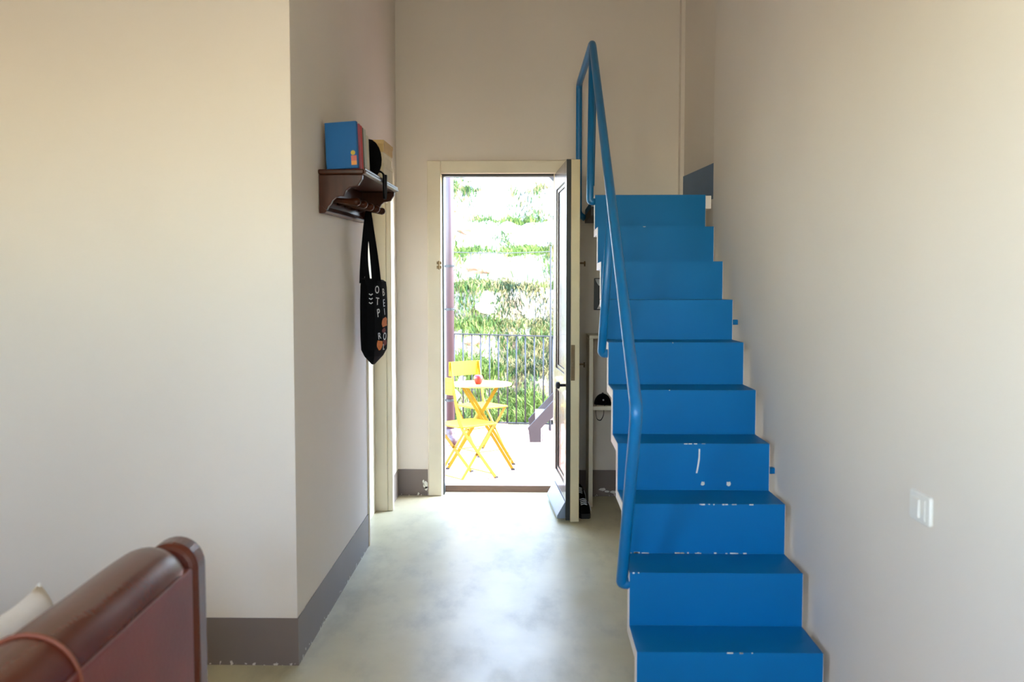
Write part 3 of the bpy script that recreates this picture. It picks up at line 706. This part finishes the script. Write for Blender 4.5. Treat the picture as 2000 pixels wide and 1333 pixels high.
# ------------------------------------------------------------------ balcony
ZB = -.06
bf = struct(obj('floor_balcony', bx(-2.6, 2.2, 6.52, 10.25, -.30, ZB - .006), M['grout']))
tile_me = {}
for key in ('tile_a', 'tile_b'):
    b = B(); box(b, -.146, .146, -.071, .071, 0, .010)
    bmesh.ops.bevel(b, geom=[e for e in b.edges if all(v.co.z > .005 for v in e.verts)], offset=.003, segments=1, affect='EDGES')
    bmesh.ops.recalc_face_normals(b, faces=b.faces)
    me = bpy.data.meshes.new('tile'); b.to_mesh(me); b.free(); me.materials.append(M[key]); tile_me[key] = me
random.seed(5); rows = 23; cnt = 0
for j in range(rows):
    yy = 6.765 + j * .15
    for i in range(11):
        xx = -1.55 + i * .30 + (.15 if j % 2 else 0)
        if xx > 1.4: continue
        o = bpy.data.objects.new('tile', tile_me[random.choice(('tile_a', 'tile_b', 'tile_b'))]); COL.objects.link(o); o.parent = bf
        o.location = (xx, yy, ZB - .010 + random.uniform(-.001, .0005)); o.rotation_euler = (0, 0, random.uniform(-.006, .006)); cnt += 1

struct(obj('wall_outside_left', bx(-2.6, -.80, 8.94, 9.15, -.06, 4.2), M['out_wall']))

dp = thing('downpipe', 'mauve painted rainwater downpipe fixed to the white outside wall', 'pipe', (-.795, 8.84, ZB))
b = B(); tube(b, [(-.795, 8.86, 4.0), (-.795, 8.86, .1)], .040, 16); obj('pipe', b, M['pipe'], dp, smooth=True, world=True)
b = B(); tube(b, fillet([(-.795, 8.86, .1), (-.795, 8.86, .015), (-.74, 8.80, -.025)], .05), .043, 16); obj('shoe_bend', b, M['pipe'], dp, smooth=True, world=True)
for z in (1.67, 1.255, .375):
    b = B(); tube(b, [(-.795, 8.86, z - .012), (-.795, 8.86, z + .012)], .044, 16); box(b, -.86, -.835, 8.85, 8.938, z - .008, z + .008); tube(b, [(-.752, 8.83, z), (-.752, 8.80, z)], .006, 8)
    obj('pipe_clamp', b, M['iron'], dp, world=True)
b = B(); tube(b, [(-.795, 8.86, 2.9), (-.795, 8.86, 2.98)], .047, 16); obj('socket', b, M['pipe'], dp, smooth=True, world=True)

# railing
rl = thing('balcony_railing', 'grey iron balcony railing of thin upright bars', 'railing', (-.3, 9.9, ZB))
def rp(x): return 9.90 - .13 * (x + .32)
def rz_(x): return .955 - .018 * (x + .32)
b = B(); flatbar(b, [(-1.0 + 0, rp(-1.0), rz_(-1.0)), (1.9, rp(1.9), rz_(1.9))], .03, .012, (.13, 1, 0)); obj('top_rail', b, M['rail_iron'], rl, world=True)
b = B(); flatbar(b, [(-1.0, rp(-1.0), .005), (1.9, rp(1.9), .005)], .03, .012, (.13, 1, 0)); obj('bottom_rail', b, M['rail_iron'], rl, world=True)
x = -.945
while x < 1.9:
    b = B(); tube(b, [(x, rp(x), .008), (x, rp(x), rz_(x) - .004)], .0075, 6); obj('bar', b, M['rail_iron'], rl, world=True, smooth=True); x += .0965
for x in (-.99, 1.85, .19):
    b = bx(x - .014, x + .014, rp(x) - .014, rp(x) + .014, ZB, rz_(x)); obj('post', b, M['rail_iron'], rl, world=True)
b = B(); tube(b, [(.192, 9.835 - .06, ZB), (.192, 9.835 - .06, 1.90)], .009, 8); wp = obj('line_pole', b, M['rail_iron'], None, world=True); tag(wp, 'thin upright iron pole rising above the railing beside the open door', 'pole')
b = B(); n = 12; pts = []
for i in range(n + 1):
    t = i / n; pts.append((-.80 + t * .992, 8.93 + t * (9.775 - 8.93), 1.80 + t * .045 - .02 * math.sin(math.pi * t)))
pts = [(-.80 + i / n * .985, 9.155 + i / n * .61, 1.815 + i / n * .03 - .012 * math.sin(math.pi * i / n)) for i in range(n + 1)]
tube(b, pts, .004, 6); wl = obj('washing_line', b, M['iron']); tag(wl, 'thin wire strung from the white outside wall to the iron pole', 'wire')

# outside stair: two brown stringers with pale treads
es = thing('outside_staircase', 'brown steel outdoor stair with pale treads rising to the right beyond the door', 'staircase', (.4, 9.3, ZB))
def stringer(y):
    b = B(); prism(b, [(-.025, ZB), (.085, ZB), (.085, .075), (.12, .115), (1.9, 1.63), (1.9, 1.83), (.30, .455), (-.045, .082), (-.035, .045)], 'y', y, y + .05); return b
obj('stringer', stringer(9.02), M['ext_stair'], es, world=True, bevel=.003)
obj('stringer', stringer(9.62), M['ext_stair'], es, world=True, bevel=.003)
for k in range(7):
    xx = .03 + k * .22; zz = .155 + k * .187
    obj('tread', bx(xx, xx + .26, 9.0705, 9.6195, zz, zz + .035), M['ext_tread'], es, world=True, bevel=.004)
cpst = thing('canopy_post', 'grey steel post with a diagonal brace by the outdoor stair, top right of the doorway', 'post', (.62, 7.5, ZB))
obj('post', bx(.60, .67, 7.46, 7.54, ZB, 3.2), M['grey_steel'], cpst, world=True)
b = B(); prism(b, [(.05, 2.435), (.60, 1.885), (.60, 1.985), (.15, 2.435)], 'y', 7.465, 7.535); obj('brace', b, M['grey_steel'], cpst, world=True)
obj('beam', bx(.02, .74, 7.46, 7.54, 2.436, 2.53), M['grey_steel'], cpst, world=True)

# bistro set
def bistro_chair(label, loc, heading):
    t = thing('bistro_chair', label, 'chair', loc, (0, 0, heading), 'yellow folding chairs')
    b = B(); prof = []
    w, xf, xb, r_ = .172, .20, -.185, .04
    for cx_, cy_, a0 in ((xf - r_, w - r_, 0), (xb + r_, w - r_, 90), (xb + r_, -w + r_, 180), (xf - r_, -w + r_, 270)):
        for k in range(6): a = R(a0 + 18 * k); prof.append((cx_ + r_ * math.cos(a), cy_ + r_ * math.sin(a)))
    prism(b, prof, 'z', .432, .446); st = obj('seat', b, M['yellow'], t, bevel=.004)
    b = B()   # slightly curved back panel with two pressed grooves
    for z0, z1, d in ((.700, .738, .006), (.738, .742, .003), (.742, .790, .006), (.790, .794, .003), (.794, .832, .006)):
        pr = []
        n = 8
        for k in range(n + 1): y_ = -.178 + .356 * k / n; pr.append((-.262 - .016 * (1 - (y_ / .178) ** 2) + (.832 - z0) * .0 - d, y_))
        for k in range(n, -1, -1): y_ = -.178 + .356 * k / n; pr.append((-.262 - .016 * (1 - (y_ / .178) ** 2) + d * .4, y_))
        prism(b, pr, 'z', z0, z1)
    obj('backrest', b, M['yellow'], t)
    for s in (-1, 1):
        b = B(); flatbar(b, fillet([(-.258, s * .160, .828), (-.185, s * .160, .45), (.18, s * .160, .0)], .10, 6), .010, .022, (0, 1, 0)); lg = obj('leg', b, M['yellow_leg'], t)
        b = bx(.166, .194, s * .160 - .009, s * .160 + .009, -.0005, .014); obj('rubber_foot', b, M['rubber'], lg)
        b = B(); flatbar(b, [(.165, s * .146, .43), (-.175, s * .146, 0)], .010, .020, (0, 1, 0)); lg = obj('leg', b, M['yellow_leg'], t)
        b = bx(-.189, -.161, s * .146 - .009, s * .146 + .009, -.0005, .014); obj('rubber_foot', b, M['rubber'], lg)
    b = B(); tube(b, [(.150, -.16, .038), (.150, .16, .038)], .005, 8); obj('crossbar', b, M['yellow_leg'], t)
    b = B(); tube(b, [(-.150, -.146, .030), (-.150, .146, .030)], .005, 8); obj('crossbar', b, M['yellow_leg'], t)
    b = B(); tube(b, [(.0, -.165, .228), (.0, .165, .228)], .004, 8); obj('pivot_rod', b, M['yellow_leg'], t)
    return t
bistro_chair('yellow folding bistro chair seen from behind, nearest the doorway', (-.530, 7.295, ZB), R(41.8))
bistro_chair('yellow folding bistro chair behind the round table, facing the viewer', (-.470, 8.435, ZB), R(-50))
tb = thing('bistro_table', 'small round yellow folding table on crossed legs', 'table', (-.435, 7.74, ZB))
b = B(); lathe(b, [(.255, .700), (.262, .704), (.262, .714), (.258, .717), (.05, .717)], 40); obj('tabletop', b, M['table_top'], tb)
for s, wy in ((-1, .115), (1, .100)):
    for q in (-1, 1):
        b = B(); flatbar(b, [(s * .145, q * wy, .698), (-s * .275, q * wy, .0)], .010, .024, (0, 1, 0)); lg = obj('leg', b, M['yellow_leg'], tb)
        b = bx(-s * .275 - .014, -s * .275 + .014, q * wy - .009, q * wy + .009, -.0005, .014); obj('rubber_foot', b, M['rubber'], lg)
    b = B(); tube(b, [(-s * .25, -wy, .042), (-s * .25, wy, .042)], .005, 8); obj('crossbar', b, M['yellow_leg'], tb)
    b = B(); tube(b, [(s * .14, -wy, .690), (s * .14, wy, .690)], .006, 8); obj('crossbar', b, M['yellow_leg'], tb)
ap = thing('apple', 'shiny red apple standing on the round yellow table', 'fruit', (-.452, 7.66, ZB + .717))
b = B(); lathe(b, [(.006, .003), (.018, .000), (.026, .006), (.033, .022), (.038, .042), (.039, .056), (.034, .070), (.024, .077), (.012, .074), (.004, .066)], 24)
for v in b.verts: v.co.x *= 1 + .05 * math.cos(5 * math.atan2(v.co.y, v.co.x)) * (1 if v.co.z < .03 else .3)
obj('flesh', b, M['apple'], ap, smooth=True)
b = B(); tube(b, [(0, 0, .066), (.002, 0, .08), (.007, 0, .09)], .002, 6); obj('stalk', b, M['stem'], ap)

# ------------------------------------------------------------------ hillside
def terr(s):
    """terraced profile: s is the distance up the slope"""
    p = .62; k = math.floor(s / p); f = s / p - k
    f2 = 0 if f < .45 else (f - .45) / .55; f2 = f2 * f2 * (3 - 2 * f2)
    return (k + f2) * p
def hill_z(x, y):
    wob = .7 * noise.noise(Vector((x * .45, y * .35, 1.7))) + .34 * noise.noise(Vector((x * 1.3, y * 1.1, 4.1)))
    s = (y - 10.9) + wob - .05 * x
    z = -.75 + .88 * (.72 * terr(s) + .28 * s)
    return z + .05 * noise.noise(Vector((x * 3.1, y * 3.1, 0))) + .03 * noise.noise(Vector((x * 8, y * 8, 2)))
NX, NY = 170, 230; X0h, X1h, Y0h, Y1h = -7.5, 7.5, 10.3, 25
vs = []; fs = []
for j in range(NY + 1):
    for i in range(NX + 1):
        x = X0h + (X1h - X0h) * i / NX; y = Y0h + (Y1h - Y0h) * (j / NY) ** 1.25
        vs.append((x, y, hill_z(x, y)))
for j in range(NY):
    for i in range(NX):
        a = j * (NX + 1) + i; fs.append((a, a + 1, a + NX + 2, a + NX + 1))
me = bpy.data.meshes.new('hillside'); me.from_pydata(vs, [], fs); me.update()
for p in me.polygons: p.use_smooth = True
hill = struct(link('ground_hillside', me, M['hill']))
# grass
random.seed(21); vs = []; fs = []; cols = []
def tuft(x, y, n, h, base):
    for _ in range(n):
        px, py = x + random.gauss(0, .07), y + random.gauss(0, .05); pz = hill_z(px, py) - .01
        a = random.uniform(0, 2 * math.pi); hh = h * random.uniform(.5, 1.2); w = random.uniform(.004, .009) * (1 + (y - 11) * .08)
        dx, dy = math.cos(a) * w, math.sin(a) * w; lx, ly = random.gauss(0, .4) * hh, random.gauss(-.25, .3) * hh
        i = len(vs)
        vs.extend(((px - dx, py - dy, pz), (px + dx, py + dy, pz), (px + dx * .7 + lx * .4, py + dy * .7 + ly * .4, pz + hh * .65), (px - dx * .7 + lx * .4, py - dy * .7 + ly * .4, pz + hh * .65), (px + lx, py + ly, pz + hh * .9)))
        fs.extend(((i, i + 1, i + 2, i + 3), (i + 3, i + 2, i + 4)))
        v = random.uniform(.75, 1.25); cols.extend([(base[0] * v, base[1] * v, base[2] * v, 1)] * 5)
GR = [lin(84, 102, 42), lin(104, 116, 54), lin(58, 80, 36), lin(128, 116, 74), lin(38, 54, 30)]
tries = 0; made = 0
while made < 8500 and tries < 60000:
    tries += 1
    y = 10.5 + 9.5 * random.random() ** 1.5; x = random.uniform(-4.5, 4.5) * (.55 + .45 * (random.random())) if random.random() < .35 else random.uniform(-1.7, 1.5)
    d = noise.noise(Vector((x * .9, y * 1.6, 9.3))) + .5 * noise.noise(Vector((x * 2.3, y * 3.5, 3.3)))
    slope = (hill_z(x, y + .08) - hill_z(x, y - .08)) / .16
    dens = .16 + .62 * d + (.22 if slope < .7 else .04) - .085 * (y - 13)
    if random.random() > dens * 1.25: continue
    c = GR[min(4, max(0, int(2.5 + 3.2 * noise.noise(Vector((x * 1.3, y * 1.3, 6.6))) + random.gauss(0, .6))))]
    tuft(x, y, random.randint(7, 14), random.uniform(.06, .17), c); made += 1
me = bpy.data.meshes.new('grass'); me.from_pydata(vs, [], fs); me.update()
at = me.color_attributes.new('tint', 'FLOAT_COLOR', 'POINT')
at.data.foreach_set('color', [c for col in cols for c in col])
g = link('hillside_grass', me, M['grass']); g['kind'] = 'stuff'; tag(g, 'green and yellowed grass growing in tufts on the terraced hillside', 'grass')
# stones set in the terraces
random.seed(33)
rock_me = []
for k in range(4):
    b = B(); bmesh.ops.create_icosphere(b, subdivisions=2, radius=1)
    for v in b.verts:
        q = 1 + .35 * noise.noise(v.co * 1.3 + Vector((k * 7, 0, 0))); v.co = Vector((v.co.x * 1.25 * q, v.co.y * .9 * q, v.co.z * .7 * q))
    me = bpy.data.meshes.new('stone'); b.to_mesh(me); b.free(); me.materials.append(M['rock'] if k < 3 else M['brown_rock']); rock_me.append(me)
placed = 0
while placed < 70:
    y = 11 + 7 * random.random() ** 1.3; x = random.uniform(-1.9, 1.7)
    slope = (hill_z(x, y + .08) - hill_z(x, y - .08)) / .16
    if slope < .9: continue
    o = bpy.data.objects.new('stone', random.choice(rock_me)); COL.objects.link(o); o.parent = hill
    s = random.uniform(.05, .15); o.location = (x, y, hill_z(x, y)); o.scale = (s, s, s); o.rotation_euler = (random.uniform(-.3, .3), random.uniform(-.3, .3), random.uniform(0, 6)); placed += 1
